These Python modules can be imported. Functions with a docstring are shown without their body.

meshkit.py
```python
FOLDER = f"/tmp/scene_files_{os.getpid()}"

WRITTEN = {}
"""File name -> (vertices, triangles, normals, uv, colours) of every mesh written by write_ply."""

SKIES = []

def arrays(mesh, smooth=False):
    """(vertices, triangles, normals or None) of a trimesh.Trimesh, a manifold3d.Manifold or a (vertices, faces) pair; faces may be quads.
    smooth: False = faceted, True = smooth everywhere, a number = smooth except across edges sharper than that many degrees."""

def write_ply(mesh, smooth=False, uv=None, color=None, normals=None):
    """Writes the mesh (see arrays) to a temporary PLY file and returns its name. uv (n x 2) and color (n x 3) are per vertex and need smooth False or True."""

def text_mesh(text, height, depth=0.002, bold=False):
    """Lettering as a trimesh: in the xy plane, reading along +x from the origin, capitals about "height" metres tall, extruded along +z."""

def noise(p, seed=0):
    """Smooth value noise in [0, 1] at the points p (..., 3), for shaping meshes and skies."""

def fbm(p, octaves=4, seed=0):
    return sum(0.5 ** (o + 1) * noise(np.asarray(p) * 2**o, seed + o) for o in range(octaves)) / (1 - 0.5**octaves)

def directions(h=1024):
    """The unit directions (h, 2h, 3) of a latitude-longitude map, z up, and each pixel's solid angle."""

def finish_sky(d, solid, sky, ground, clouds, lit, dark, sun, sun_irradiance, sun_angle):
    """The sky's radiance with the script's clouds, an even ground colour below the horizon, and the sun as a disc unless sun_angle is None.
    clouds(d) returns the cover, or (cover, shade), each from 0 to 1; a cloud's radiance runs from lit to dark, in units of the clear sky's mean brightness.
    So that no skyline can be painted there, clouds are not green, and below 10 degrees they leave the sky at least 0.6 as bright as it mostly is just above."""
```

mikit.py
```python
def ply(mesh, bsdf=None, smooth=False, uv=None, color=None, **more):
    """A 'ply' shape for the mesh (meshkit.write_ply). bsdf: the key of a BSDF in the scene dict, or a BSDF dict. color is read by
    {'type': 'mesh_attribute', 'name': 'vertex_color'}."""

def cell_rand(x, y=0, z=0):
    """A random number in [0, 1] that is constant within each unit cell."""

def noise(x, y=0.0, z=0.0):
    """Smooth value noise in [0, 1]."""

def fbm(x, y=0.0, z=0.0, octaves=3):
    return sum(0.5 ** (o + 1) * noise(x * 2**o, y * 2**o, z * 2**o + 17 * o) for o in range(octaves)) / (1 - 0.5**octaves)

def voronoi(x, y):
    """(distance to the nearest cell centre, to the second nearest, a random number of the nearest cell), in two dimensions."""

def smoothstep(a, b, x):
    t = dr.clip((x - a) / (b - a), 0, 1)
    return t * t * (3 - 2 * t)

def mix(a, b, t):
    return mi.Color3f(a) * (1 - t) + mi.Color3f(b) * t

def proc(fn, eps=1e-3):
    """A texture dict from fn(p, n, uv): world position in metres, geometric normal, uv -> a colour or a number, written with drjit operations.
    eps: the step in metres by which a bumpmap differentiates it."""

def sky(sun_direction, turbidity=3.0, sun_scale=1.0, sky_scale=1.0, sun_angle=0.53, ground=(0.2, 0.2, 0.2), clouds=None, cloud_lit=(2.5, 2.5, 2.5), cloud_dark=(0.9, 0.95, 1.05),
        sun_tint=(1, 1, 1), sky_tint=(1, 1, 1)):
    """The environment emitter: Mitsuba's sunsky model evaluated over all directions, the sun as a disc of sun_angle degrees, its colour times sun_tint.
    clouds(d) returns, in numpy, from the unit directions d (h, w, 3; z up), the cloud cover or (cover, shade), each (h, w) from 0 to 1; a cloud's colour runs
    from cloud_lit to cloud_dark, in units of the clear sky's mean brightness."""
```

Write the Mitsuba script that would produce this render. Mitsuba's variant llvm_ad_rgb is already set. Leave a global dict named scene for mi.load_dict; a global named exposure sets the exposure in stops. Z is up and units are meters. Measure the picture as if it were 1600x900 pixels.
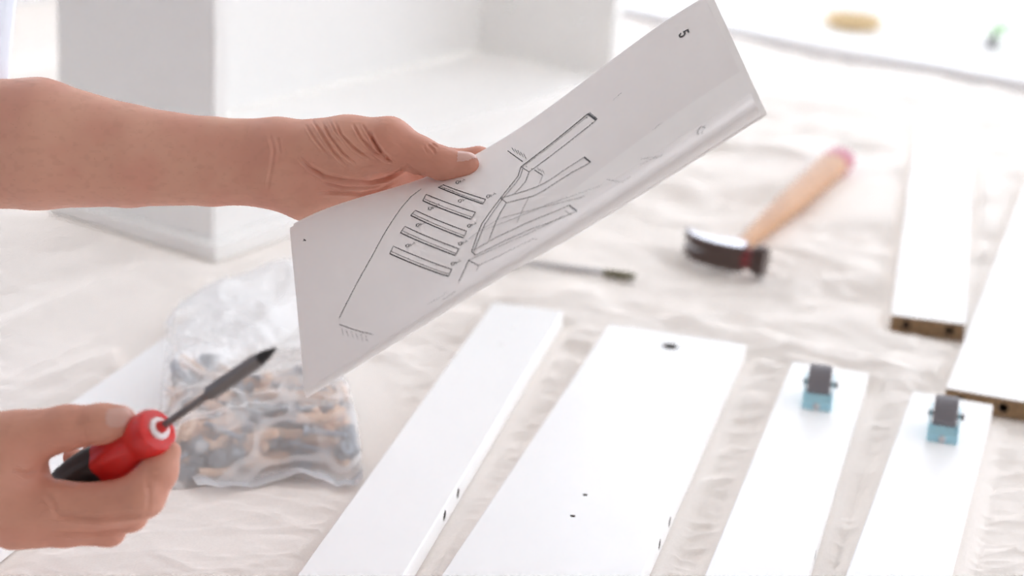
import math
import numpy as np, trimesh, manifold3d as m3, drjit as dr, mitsuba as mi
import mikit, meshkit
from mikit import ply, proc, noise, fbm, smoothstep, mix
T = mi.ScalarTransform4f
scene, labels = {}, {}
A = np.asarray

# ------------------------------------------------------------------ camera, sky, exposure
FPX, CAM_H, PITCH, ROLL = 3000.0, 0.58, math.radians(19.3), math.radians(3.5)
FW = A([0, math.cos(PITCH), -math.sin(PITCH)])
_u0 = A([0, math.sin(PITCH), math.cos(PITCH)])
RT = math.cos(ROLL) * A([1.0, 0, 0]) + math.sin(ROLL) * _u0
UP = -math.sin(ROLL) * A([1.0, 0, 0]) + math.cos(ROLL) * _u0
EYE = A([0, 0, CAM_H])
scene['camera'] = {'type': 'thinlens', 'fov': math.degrees(2 * math.atan(800 / FPX)), 'fov_axis': 'x', 'aperture_radius': 0.0085,
                   'focus_distance': 1.20, 'near_clip': 0.05, 'far_clip': 100.0,
                   'to_world': T().look_at(origin=EYE.tolist(), target=(EYE + FW).tolist(), up=UP.tolist())}
scene['sky'] = mikit.sky((0.75, 0.25, 0.60), turbidity=4.0, sun_scale=0.0, sky_scale=1.0, ground=(0.55, 0.54, 0.52),
                         clouds=lambda d: (np.ones(d.shape[:2]), 0.25 * meshkit.fbm(d * 3.0)), cloud_lit=(2.95, 3.07, 3.30), cloud_dark=(2.4, 2.5, 2.72))
exposure = 2.52


def at(x, y, d):
    """The point seen at photo position (x, y), d metres deep along the viewing axis."""
    return EYE + d * (FW + RT * (x - 800) / FPX - UP * (y - 450) / FPX)


def gz(x, y, z=0.0):
    r = FW + RT * (x - 800) / FPX - UP * (y - 450) / FPX
    return EYE + r * ((z - CAM_H) / r[2])


# ------------------------------------------------------------------ materials
def prin(c, rough=0.5, **k):
    return {'type': 'twosided', 'b': {'type': 'principled', 'base_color': c if isinstance(c, dict) else {'type': 'rgb', 'value': list(c)}, 'roughness': rough, **k}}


def skin_fn(p, n, uv):
    a = fbm(p.x * 38, p.y * 38, p.z * 38, 3)
    b = fbm(p.x * 260, p.y * 260, p.z * 260, 2)
    c = mix((0.615, 0.330, 0.240), (0.588, 0.287, 0.212), smoothstep(0.35, 0.68, a))
    c = mix(c, (0.50, 0.245, 0.175), 0.30 * smoothstep(0.5, 0.8, b))
    f = noise(p.x * 620 + 9, p.y * 620, p.z * 620)
    c = mix(c, (0.42, 0.21, 0.15), 0.22 * smoothstep(0.86, 0.93, f))
    # redder towards the fingers of either hand
    red = smoothstep(-0.20, -0.06, p.x) + smoothstep(0.20, 0.14, p.z) * smoothstep(-0.34, -0.24, p.x)
    return mix(c, (0.585, 0.235, 0.160), 0.50 * dr.clip(red, 0, 1))


def wood_fn(p, n, uv):
    a = fbm(p.x * 60, p.y * 14, p.z * 60, 3)
    return mix((0.56, 0.30, 0.14), (0.42, 0.20, 0.085), a)


def chip_fn(p, n, uv):
    a = noise(p.x * 900, p.y * 900, p.z * 900)
    return mix((0.30, 0.19, 0.10), (0.16, 0.095, 0.05), smoothstep(0.3, 0.7, a))


def cloth_fn(p, n, uv):
    a = fbm(p.x * 9, p.y * 9, 0.0, 3)
    w = noise(p.x * 900, p.y * 900)
    c = mix((0.83, 0.785, 0.745), (0.80, 0.745, 0.70), a)
    return c * (0.97 + 0.05 * w)


def paint_fn(p, n, uv):
    return mix((0.90, 0.90, 0.905), (0.885, 0.89, 0.895), fbm(p.x * 6, p.y * 6, p.z * 6, 2))



def veil_fn(p, n, uv):
    # milkier where the film is creased and towards the empty mouth of the bag
    a = 1 - dr.abs(2 * fbm(p.x * 34 + p.y * 10, p.y * 34 - p.x * 12, p.z * 34, 2) - 1)
    return dr.clip(0.34 + 0.32 * smoothstep(0.80, 0.96, a) + 0.60 * smoothstep(1.35, 1.43, p.y + 0.25 * p.x), 0, 0.97)


M = {
    'white_paint': prin(proc(paint_fn), 0.32, specular=0.5), 'wall_paint': prin((0.86, 0.86, 0.85), 0.8), 'ceiling_paint': prin((0.88, 0.88, 0.87), 0.9),
    'cabinet_white': prin((0.82, 0.81, 0.795), 0.4), 'floor_oak': prin(proc(wood_fn), 0.45), 'cloth': prin(proc(cloth_fn), 0.9, sheen=0.3),
    'chipboard': prin(proc(chip_fn), 0.9), 'hole_dark': prin((0.05, 0.03, 0.02), 0.9), 'skin': prin(proc(skin_fn), 0.48, specular=0.45, sheen=0.25),
    'nail': prin((0.64, 0.38, 0.32), 0.2, specular=0.6), 'shirt': prin((0.74, 0.78, 0.86), 0.9), 'denim': prin((0.20, 0.27, 0.40), 0.9), 'hair': prin((0.12, 0.07, 0.04), 0.6),
    'paper': prin((0.84, 0.81, 0.803), 0.75), 'paper_inner': prin((0.88, 0.86, 0.85), 0.8), 'ink': prin((0.06, 0.06, 0.065), 0.7), 'ink_light': prin((0.30, 0.295, 0.295), 0.7),
    'red_plastic': prin((0.62, 0.018, 0.016), 0.3, clearcoat=0.3), 'black_rubber': prin((0.025, 0.026, 0.03), 0.5), 'collar_white': prin((0.80, 0.80, 0.82), 0.35),
    'steel_dark': prin((0.20, 0.185, 0.185), 0.38, metallic=0.9), 'steel': prin((0.55, 0.55, 0.57), 0.3, metallic=1.0), 'tip_black': prin((0.03, 0.028, 0.03), 0.5, metallic=0.4),
    'zinc_blue': prin((0.36, 0.62, 0.72), 0.3, metallic=0.35), 'wheel_grey': prin((0.17, 0.16, 0.175), 0.5), 'hammer_head': prin((0.075, 0.05, 0.045), 0.3, metallic=0.6),
    'hammer_red': prin((0.16, 0.018, 0.02), 0.4), 'handle_wood': prin(proc(wood_fn), 0.35, clearcoat=0.4), 'handle_pink': prin((0.38, 0.025, 0.09), 0.3, clearcoat=0.5),
    'olive_steel': prin((0.13, 0.115, 0.06), 0.4, metallic=0.5), 'bright_steel': prin((0.82, 0.82, 0.90), 0.22, metallic=1.0), 'dowel_wood': prin((0.78, 0.53, 0.37), 0.7), 'screw_steel': prin((0.30, 0.34, 0.40), 0.35, metallic=0.8),
    'cam_zinc': prin((0.22, 0.25, 0.29), 0.4, metallic=0.7), 'terrace': prin((0.72, 0.71, 0.69), 0.9), 'frame_white': prin((0.85, 0.86, 0.88), 0.4),
    'clay': prin((0.62, 0.47, 0.27), 0.8), 'dark_pot': prin((0.17, 0.15, 0.18), 0.6), 'leaf': prin((0.34, 0.55, 0.30), 0.6), 'wall_grey': prin((0.42, 0.41, 0.40), 0.9),
    'glass': {'type': 'thindielectric'},
    'plastic': {'type': 'blendbsdf', 'weight': proc(veil_fn), 'a': {'type': 'thindielectric', 'int_ior': 1.25},
                'b': {'type': 'principledthin', 'base_color': {'type': 'rgb', 'value': [0.985, 0.985, 0.99]}, 'roughness': 0.3, 'diff_trans': 0.45, 'spec_trans': 0.0}},
    'clear_plastic': {'type': 'thindielectric', 'int_ior': 1.2},
}
M['plastic_white'] = {'type': 'principledthin', 'base_color': {'type': 'rgb', 'value': [0.92, 0.93, 0.95]}, 'roughness': 0.3, 'diff_trans': 0.9, 'spec_trans': 0.15}
for k, v in M.items():
    scene['mat_' + k] = v


# ------------------------------------------------------------------ helpers
def put(key, mesh, mat, smooth=False, **kw):
    n, base = 0, key
    while key in scene:
        n += 1
        key = f'{base}_{n:03d}'
    scene[key] = ply(mesh, 'mat_' + mat, smooth, **kw)
    return key


def put_copy(key, source, to_world):
    n, base = 0, key
    while key in scene:
        n += 1
        key = f'{base}_{n:03d}'
    scene[key] = {**source, 'to_world': to_world}
    return key


def new_thing(name, label, cat, group=None):
    n, key = 0, name
    while key in labels:
        n += 1
        key = f'{name}_{n:03d}'
    labels[key] = {'label': label, 'category': cat}
    if group:
        labels[key]['group'] = group
    return key


def struct(key, mesh, mat, label, smooth=False):
    k = put(key, mesh, mat, smooth)
    labels[k] = {'label': label, 'kind': 'structure'}
    return k


def xf(mesh, mat4):
    m = mesh.copy()
    m.apply_transform(mat4)
    return m


def frame(o, x, y=None, z=None):
    """A 4 x 4 with x (and z up as far as it can be) from directions."""
    x = A(x, float) / np.linalg.norm(x)
    z = A([0, 0, 1.0]) if z is None else A(z, float)
    y = np.cross(z, x)
    y /= np.linalg.norm(y)
    z = np.cross(x, y)
    m = np.eye(4)
    m[:3, 0], m[:3, 1], m[:3, 2], m[:3, 3] = x, y, z, o
    return m


def tm(man):
    q = man.to_mesh()
    return trimesh.Trimesh(A(q.vert_properties[:, :3], float), A(q.tri_verts), process=False)


def man(mesh):
    return m3.Manifold(m3.Mesh(A(mesh.vertices, np.float32), A(mesh.faces, np.uint32)))


def rbox(sx, sy, sz, r=0.0012, seg=12):
    """Rounded box, centred."""
    s = m3.Manifold.sphere(r, seg)
    return m3.Manifold.batch_hull([s.translate([i * (sx / 2 - r), j * (sy / 2 - r), k * (sz / 2 - r)]) for i in (-1, 1) for j in (-1, 1) for k in (-1, 1)])


def box(x0, x1, y0, y1, z0, z1):
    b = trimesh.creation.box((x1 - x0, y1 - y0, z1 - z0))
    b.apply_translation(((x0 + x1) / 2, (y0 + y1) / 2, (z0 + z1) / 2))
    return b


def lathe(profile, seg=32):
    """Around z from (r, z) pairs."""
    return trimesh.creation.revolve(A(profile, float), sections=seg)


def along(mesh, p, q):
    """Puts a mesh built along +z from its origin at p, pointing to q."""
    z = A(q, float) - A(p, float)
    z /= np.linalg.norm(z)
    x = np.cross(z, [0.3, 0.9, 0.31])
    x /= np.linalg.norm(x)
    m = np.eye(4)
    m[:3, 0], m[:3, 1], m[:3, 2], m[:3, 3] = x, np.cross(z, x), z, p
    return xf(mesh, m)


# ------------------------------------------------------------------ the room (its axes run along the cabinet and the window)
RA = math.radians(57)
EA, EB = A([math.cos(RA), math.sin(RA), 0]), A([math.sin(RA), -math.cos(RA), 0])
ROOM = np.eye(4)
ROOM[:3, 0], ROOM[:3, 1] = EA, -EB          # local x = a, local y = -b


def room(mesh):
    return xf(mesh, ROOM)


def rb(a0, a1, b0, b1, z0, z1):
    return room(box(a0, a1, -b1, -b0, z0, z1))


AW, A0, B0, B1, HC = 2.55, -3.2, -2.15, 2.6, 2.5
struct('floor', rb(A0, AW + 0.12, B0, B1, -0.06, -0.012), 'floor_oak', 'oak floor under the drop cloth')
struct('ceiling', rb(A0 - .1, AW + 0.12, B0 - .1, B1 + .1, HC, HC + 0.08), 'ceiling_paint', 'white ceiling')
struct('wall_left', trimesh.util.concatenate([rb(A0 - .1, 1.0, B0 - .1, B0, -.06, HC), rb(2.35, AW + .12, B0 - .1, B0, -.06, HC), rb(1.0, 2.35, B0 - .1, B0, 2.25, HC), rb(1.0, 2.35, B0 - .1, B0, -.06, .35)]), 'wall_paint', 'white wall behind the cabinet')
struct('wall_back', rb(A0 - 0.1, A0, B0, B1, -0.06, HC), 'wall_grey', 'grey wall behind the viewer')
# window wall: open from near the left corner to the right
struct('wall_front', trimesh.util.concatenate([rb(AW, AW + .12, B0, -1.75, -.06, HC), rb(AW, AW + .12, 2.2, B1, -.06, HC), rb(AW, AW + .12, -1.75, 2.2, 2.3, HC)]), 'wall_paint', 'white wall around the balcony window')
struct('wall_right', trimesh.util.concatenate([rb(A0, -.5, B1, B1 + .1, -.06, HC), rb(2.2, AW + .12, B1, B1 + .1, -.06, HC), rb(-.5, 2.2, B1, B1 + .1, 2.3, HC), rb(-.5, 2.2, B1, B1 + .1, -.06, 0.25)]), 'wall_paint', 'white wall around the side window')
struct('trim_1', rb(AW - .01, AW + .05, -1.75, 2.2, -.012, 0.022), 'frame_white', 'white bottom rail of the balcony window')
struct('baseboard_left', rb(A0, AW, B0, B0 + .015, -.012, 0.08), 'frame_white', 'white baseboard')
struct('terrace', rb(AW + .12, 9.0, -6, 7, -.2, -.03), 'terrace', 'bright terrace floor outside the window')


# ------------------------------------------------------------------ white boards
TH = 0.016
FOOT = []                                   # footprints for the cloth: (centre, direction, half length, half width)


def board(label, far_left, far_right, ang, length, width, near=True, top_holes=(), side_holes=(), end_holes=(), raw_end=False, thick=TH, plugs=()):
    """A board from its far (near=True) or near end corners in the photo; ang: the direction it runs, degrees. Local x along it, y across, top at z = thick."""
    c = (gz(*far_left, thick) + gz(*far_right, thick)) / 2
    d = A([math.cos(math.radians(ang)), math.sin(math.radians(ang)), 0])
    o = c + d * length / 2
    o[2] = 0
    m = frame(o, d)
    inv = np.linalg.inv(m)
    FOOT.append((o, d, length / 2, width / 2))
    body = rbox(length, width, thick).translate([0, 0, thick / 2])
    key = new_thing('white_board', label, 'board')
    liners = []

    def hole(p, q, r, depth):
        nonlocal body
        z = (A(q) - A(p))
        z /= np.linalg.norm(z)
        cut = man(along(lathe([(0, -.001), (r, -.001), (r, depth), (0, depth)], 20), A(p), A(p) + z))
        body = body - cut
        liners.append(along(lathe([(r * .998, .0004), (r * .97, depth * .98), (0, depth * .98)], 20), A(p), A(p) + z))
    for px, py, r in top_holes:
        p = inv @ np.append(gz(px, py, thick), 1)
        hole(p[:3], p[:3] - [0, 0, 1], r, 0.011)
    for px, py in side_holes:
        p = (inv @ np.append(gz(px, py, thick * .55), 1))[:3]
        s = np.sign(p[1])
        p[1] = s * width / 2
        hole(p, p - A([0, s, 0]), 0.0038, 0.014)
    x0 = -length / 2
    if raw_end:
        body = body - man(box(x0 - .01, x0 + .0012, -1, 1, -1, 1))
        slab = man(box(x0, x0 + .0012, -width / 2 + .0003, width / 2 - .0003, .0004, thick - .0006))
        for y in end_holes:
            cut = man(along(lathe([(0, -.001), (.004, -.001), (.004, .02), (0, .02)], 20), [x0, y, thick / 2], [x0 + 1, y, thick / 2]))
            slab, body = slab - cut, body - cut
            liners.append(along(lathe([(.0039, .0013), (.0038, .0195), (0, .0195)], 20), [x0, y, thick / 2], [x0 + 1, y, thick / 2]))
        k = put(key + '__raw_end', xf(tm(slab), m), 'chipboard')
        labels[k] = {'label': 'bare brown chipboard end'}
    put(key + '__panel', xf(tm(body), m), 'white_paint', 25)
    for l in liners:
        put(key + '__drill_hole', xf(l, m), 'hole_dark', 40)
    for px, py in plugs:
        p = gz(px, py, thick)
        put(key + '__nail_plug', along(lathe([(0, .0003), (.0014, .0003), (.0018, -.0005), (0, -.0005)], 14), p, p + [0, 0, 1]), 'cabinet_white', 40)
    return key, m


board('narrow white board left of the wide one, two dowel holes in its right edge', (770, 472), (880, 485), -101.5, .80, .062, side_holes=((718, 771), (697, 806)), plugs=((784, 539), (800, 513)))
board('wide white board with one large round hole near its far end', (955, 500), (1163, 545), -104.0, .80, .118, top_holes=((1047, 541, .0068), (914, 773, .0019), (895, 806, .0019)), side_holes=((1037, 814), (1021, 849)))
B3 = board('narrow white board with a caster, right beside the wide board', (1238, 567), (1357, 580), -104.7, .80, .062, side_holes=((1273, 868),))
B4 = board('narrow white board with a caster, nearest the right edge of the photo', (1425, 613), (1553, 630), -107.2, .80, .063)
board('white board lying far back with its brown chipboard end beside the hammer', (1393, 490), (1509, 509), 77.9, .80, .0645, raw_end=True, end_holes=(.0185, -.0190))
board('white board running out of the right edge, brown chipboard end behind a caster', (1486, 606), (1680, 645), 71.5, .80, .105, raw_end=True, end_holes=(.040, .006, -.035))
board('white board lying under the plastic bag of fittings', (345, 482), (422, 497), -106.2, .80, .070)


CAB_O, CAB_L, CAB_D = gz(333, 401), 0.72, 0.205
FOOT.append((CAB_O + EA * (CAB_L / 2 - .006) - EB * (CAB_D / 2 - .007), EA, CAB_L / 2 + .008, CAB_D / 2 + .009))
FOOT.append(((gz(262, 740) + gz(560, 740) + gz(275, 480) + gz(495, 450)) / 4, A([-.30, .954, 0]), .19, .092))       # the bag of fittings


# ------------------------------------------------------------------ cloth on the floor
def ridged(q, seed, octaves=2):
    n = meshkit.fbm(q, octaves, seed)
    return 1 - np.abs(2 * n - 1)


def folds(X, Y, ang, across, alongf, seed, sharp=3.0, warp=.03):
    c, s = math.cos(math.radians(ang)), math.sin(math.radians(ang))
    P = np.stack([X, Y, 0 * X], -1)
    wx = (meshkit.fbm(P * 5, 3, seed + 50) - .5) * warp * 2
    u, w = X * c + Y * s, -X * s + Y * c + wx
    return ridged(np.stack([u * alongf, w * across, 0 * u], -1), seed) ** sharp


BIG_FOLDS = [(gz(a, b), gz(c, d), h, w) for a, b, c, d, h, w in ((1130, 548, 1440, 592, .011, .008), (1190, 560, 1300, 600, .006, .007), (1330, 618, 1450, 600, .008, .007), (1040, 520, 1240, 492, .008, .009),
             (1080, 232, 1300, 268, .012, .012), (1290, 230, 1420, 250, .010, .012), (760, 500, 960, 470, .007, .009), (1200, 470, 1400, 440, .007, .010), (880, 330, 1120, 300, .008, .012), (1520, 330, 1600, 300, .008, .012))]


def cloth_height(X, Y):
    P = np.stack([X, Y, 0 * X], -1)
    right = 1 / (1 + np.exp(-(X + 0.05 + .25 * (meshkit.fbm(P * 3, 2, 91) - .5)) / .05))
    far = 1 / (1 + np.exp(-(Y - 1.45) / .08))
    h = .006 * meshkit.fbm(P * 4, 2, 5)
    h += (1 - right) * (.009 * folds(X, Y, 62, 11, 1.6, 1, 2.0) + .0045 * folds(X, Y, 55, 30, 3, 2, 2.5))
    h += right * far * (.018 * folds(X, Y, 8, 8, 2.2, 3, 2.5, .06) + .010 * folds(X, Y, -25, 15, 4, 4, 2.5, .05))
    near0 = right / (1 + np.exp((Y - 1.42) / .05))
    h += (.25 + .75 * right - .55 * near0) * (.0055 * folds(X, Y, 12, 26, 8, 6, 2.2, .04) + .0040 * folds(X, Y, -35, 42, 14, 7, 2.0, .03) + .0024 * folds(X, Y, 60, 70, 25, 8, 2.0, .02))
    near = right / (1 + np.exp((Y - 1.42) / .05))
    h += near * (.0046 * folds(X, Y, 28, 42, 5, 21, 3, .06) + .0034 * folds(X, Y, 2, 58, 7, 22, 3, .06) + .0016 * folds(X, Y, 40, 105, 14, 23, 3, .04))
    h += (.55 + .45 * right) * (.0016 * folds(X, Y, 20, 60, 12, 11, 8, .03) + .0015 * folds(X, Y, -30, 70, 14, 12, 8, .03) + .0006 * meshkit.fbm(P * 90, 2, 13))
    h = h - .0165 * (.55 + .45 * right) - .003 * near
    h = .011 * np.tanh(h / .011) + .0015
    for p, q, ht, wd in BIG_FOLDS:
        d = A(q[:2]) - A(p[:2])
        L = np.linalg.norm(d)
        d /= L
        wob = .010 * (meshkit.fbm(P * 16, 2, 31) - .5)
        u, w = ((X - p[0]) * d[0] + (Y - p[1]) * d[1]) / L, -(X - p[0]) * d[1] + (Y - p[1]) * d[0] + wob
        end = np.clip(np.minimum(u, 1 - u) * 4, 0, 1)
        h += ht * end * (3 - 2 * end) * end * np.where(w < 0, np.exp(-(w / wd) ** 2), np.exp(-(w / (3 * wd)) ** 2))
    keep = np.ones_like(X)
    for o, d, hl, hw in FOOT:
        u = np.abs((X - o[0]) * d[0] + (Y - o[1]) * d[1]) - hl
        w = np.abs(-(X - o[0]) * d[1] + (Y - o[1]) * d[0]) - hw
        q = np.hypot(np.maximum(u, 0), np.maximum(w, 0)) + np.minimum(np.maximum(u, w), 0)
        keep = np.minimum(keep, np.clip((q - .004) / .009, 0, 1))
    return h * keep * (.35 + .65 * keep) - .0012


def cloth():
    a = np.concatenate([np.arange(-1.2, .55, .009), np.arange(.55, 1.75, .0027), np.arange(1.75, 2.53, .006)])
    b = np.concatenate([np.arange(-2.14, -1.35, .008), np.arange(-1.35, .05, .0027), np.arange(.05, 1.7, .009)])
    Ag, Bg = np.meshgrid(a, b, indexing='ij')
    X, Y = Ag * EA[0] + Bg * EB[0], Ag * EA[1] + Bg * EB[1]
    Z = cloth_height(X, Y)
    n, m = X.shape
    i = np.arange(n * m).reshape(n, m)
    f = np.stack([i[:-1, :-1], i[:-1, 1:], i[1:, 1:], i[1:, :-1]], -1).reshape(-1, 4)
    v = np.stack([X, Y, Z], -1).reshape(-1, 3)
    cx, cy = v[f].mean(1)[:, 0], v[f].mean(1)[:, 1]
    return v, f


k = put('drop_cloth', cloth(), 'cloth', True)
labels[k] = {'label': 'rumpled cream cotton drop cloth spread over the floor', 'category': 'drop cloth'}


# ------------------------------------------------------------------ cabinet at the back left
def cabinet():
    key = new_thing('cabinet', 'half assembled white cabinet frame standing behind the outstretched arm', 'cabinet')
    m = np.eye(4)
    m[:3, 0], m[:3, 1], m[:3, 3] = EA, -EB, CAB_O          # x into the distance, y to the back
    L, D, hh = CAB_L, CAB_D, 0.75

    def part(name, x0, x1, y0, y1, z0, z1, mat='cabinet_white', r=.0015):
        b = rbox(x1 - x0, y1 - y0, z1 - z0, r).translate([(x0 + x1) / 2, (y0 + y1) / 2, (z0 + z1) / 2])
        return put(key + '__' + name, xf(tm(b), m), mat, 25)
    part('base_plate', -.012, L, -.014, D, 0, .016)
    part('side_panel', 0, .018, 0, D - .003, .016, hh)
    part('side_panel', L - .018, L, 0, D - .003, .016, hh)
    part('fascia', .018, L - .018, .004, .018, .016, .045)
    part('shelf', .018, L - .018, .0005, D - .012, .045, .060)
    part('back_panel', .018, L - .018, D - .012, D - .004, .061, hh)
    for y in (.05, .15):
        for z in (.12, .30):
            put(key + '__drill_hole', xf(along(lathe([(0, .0004), (.003, .0004), (.0032, -.001), (0, -.001)], 14), [L - .018, y, z], [L - .019, y, z]), m), 'wall_paint', 40)


cabinet()


# ------------------------------------------------------------------ instruction booklet
def curve(pts, n):
    """Catmull-Rom through 3D points at n even parameters of arc length."""
    from scipy.interpolate import CubicSpline
    P = A(pts)
    s = np.concatenate([[0], np.cumsum(np.linalg.norm(np.diff(P, axis=0), axis=1))])
    return CubicSpline(s, P)(np.linspace(0, s[-1], n))


class Page:
    NU = 161

    def __init__(self):
        self.top = curve([at(453, 356, 1.205), at(540, 318, 1.2075), at(650, 284, 1.211), at(755, 236, 1.213), at(900, 138, 1.200), at(1102, -3, 1.178)], self.NU)
        self.bot = curve([at(476, 612, 1.105), at(600, 537, 1.100), at(720, 465, 1.096), at(860, 384, 1.092), at(1020, 287, 1.086), at(1189, 180, 1.080)], self.NU)
        self.u = np.linspace(0, 1, self.NU)
        self.ev = self.bot - self.top
        self.W = np.linalg.norm(self.ev, axis=1)
        self.ev /= self.W[:, None]
        eu = np.gradient(self.bot + self.top, axis=0)
        self.en = np.cross(eu, self.ev)
        self.en /= np.linalg.norm(self.en, axis=1, keepdims=True)
        self.en *= np.sign(((EYE - self.top) * self.en).sum(1).mean())

    def profile(self, i, v, roll=0.0040):
        """(along, out) of the front sheet for v in 0..1 flat, 1..2 round the fold."""
        W, u = self.W[i], self.u[i]
        h = .0012 + .0065 * u
        rho = roll * (.75 + .25 * u)
        if v <= 1:
            w = v * W
            return w, h * math.exp(-((w - W) / (.017 - .004 * u)) ** 2) - .0022 * math.exp(-((w - W + .034) / .018) ** 2) * u
        th = (v - 1) * math.pi * .62
        return W + rho * math.sin(th), h - rho + rho * math.cos(th)

    def surface(self, vs, shift=(0, 0, 0)):
        rows = []
        for i in range(self.NU):
            rows.append([self.top[i] + self.ev[i] * w + self.en[i] * n for w, n in (self.profile(i, v) for v in vs)])
        return A(rows)

    def point(self, u, v, lift=.0003):
        f = np.clip(u, 0, 1) * (self.NU - 1)
        i = min(int(f), self.NU - 2)
        t = f - i
        q = []
        for j in (i, i + 1):
            w, n = self.profile(j, v)
            q.append(self.top[j] + self.ev[j] * w + self.en[j] * (n + lift))
        return q[0] * (1 - t) + q[1] * t


def grid_mesh(P):
    n, m = P.shape[:2]
    i = np.arange(n * m).reshape(n, m)
    return P.reshape(-1, 3), np.stack([i[:-1, :-1], i[:-1, 1:], i[1:, 1:], i[1:, :-1]], -1).reshape(-1, 4)


PAGE = Page()


def solid_sheet(P, t, side):
    """A sheet of thickness t from a grid of points; side: +1 or -1 where the second face lies along the grid's normals."""
    v, f = grid_mesh(P)
    q = trimesh.Trimesh(v, np.vstack([f[:, [0, 1, 2]], f[:, [0, 2, 3]]]), process=False)
    nrm = np.array(q.vertex_normals)
    v2 = v + side * t * nrm
    n, m = P.shape[:2]
    i = np.arange(n * m).reshape(n, m)
    rim = np.concatenate([i[0, :], i[1:, -1], i[-1, -2::-1], i[-2:0:-1, 0]])
    k = np.roll(rim, -1)
    N = n * m
    F = np.vstack([q.faces, q.faces[:, ::-1] + N, np.stack([rim, k, k + N], 1), np.stack([rim, k + N, rim + N], 1)])
    return trimesh.Trimesh(np.vstack([v, v2]), F, process=False)


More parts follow.
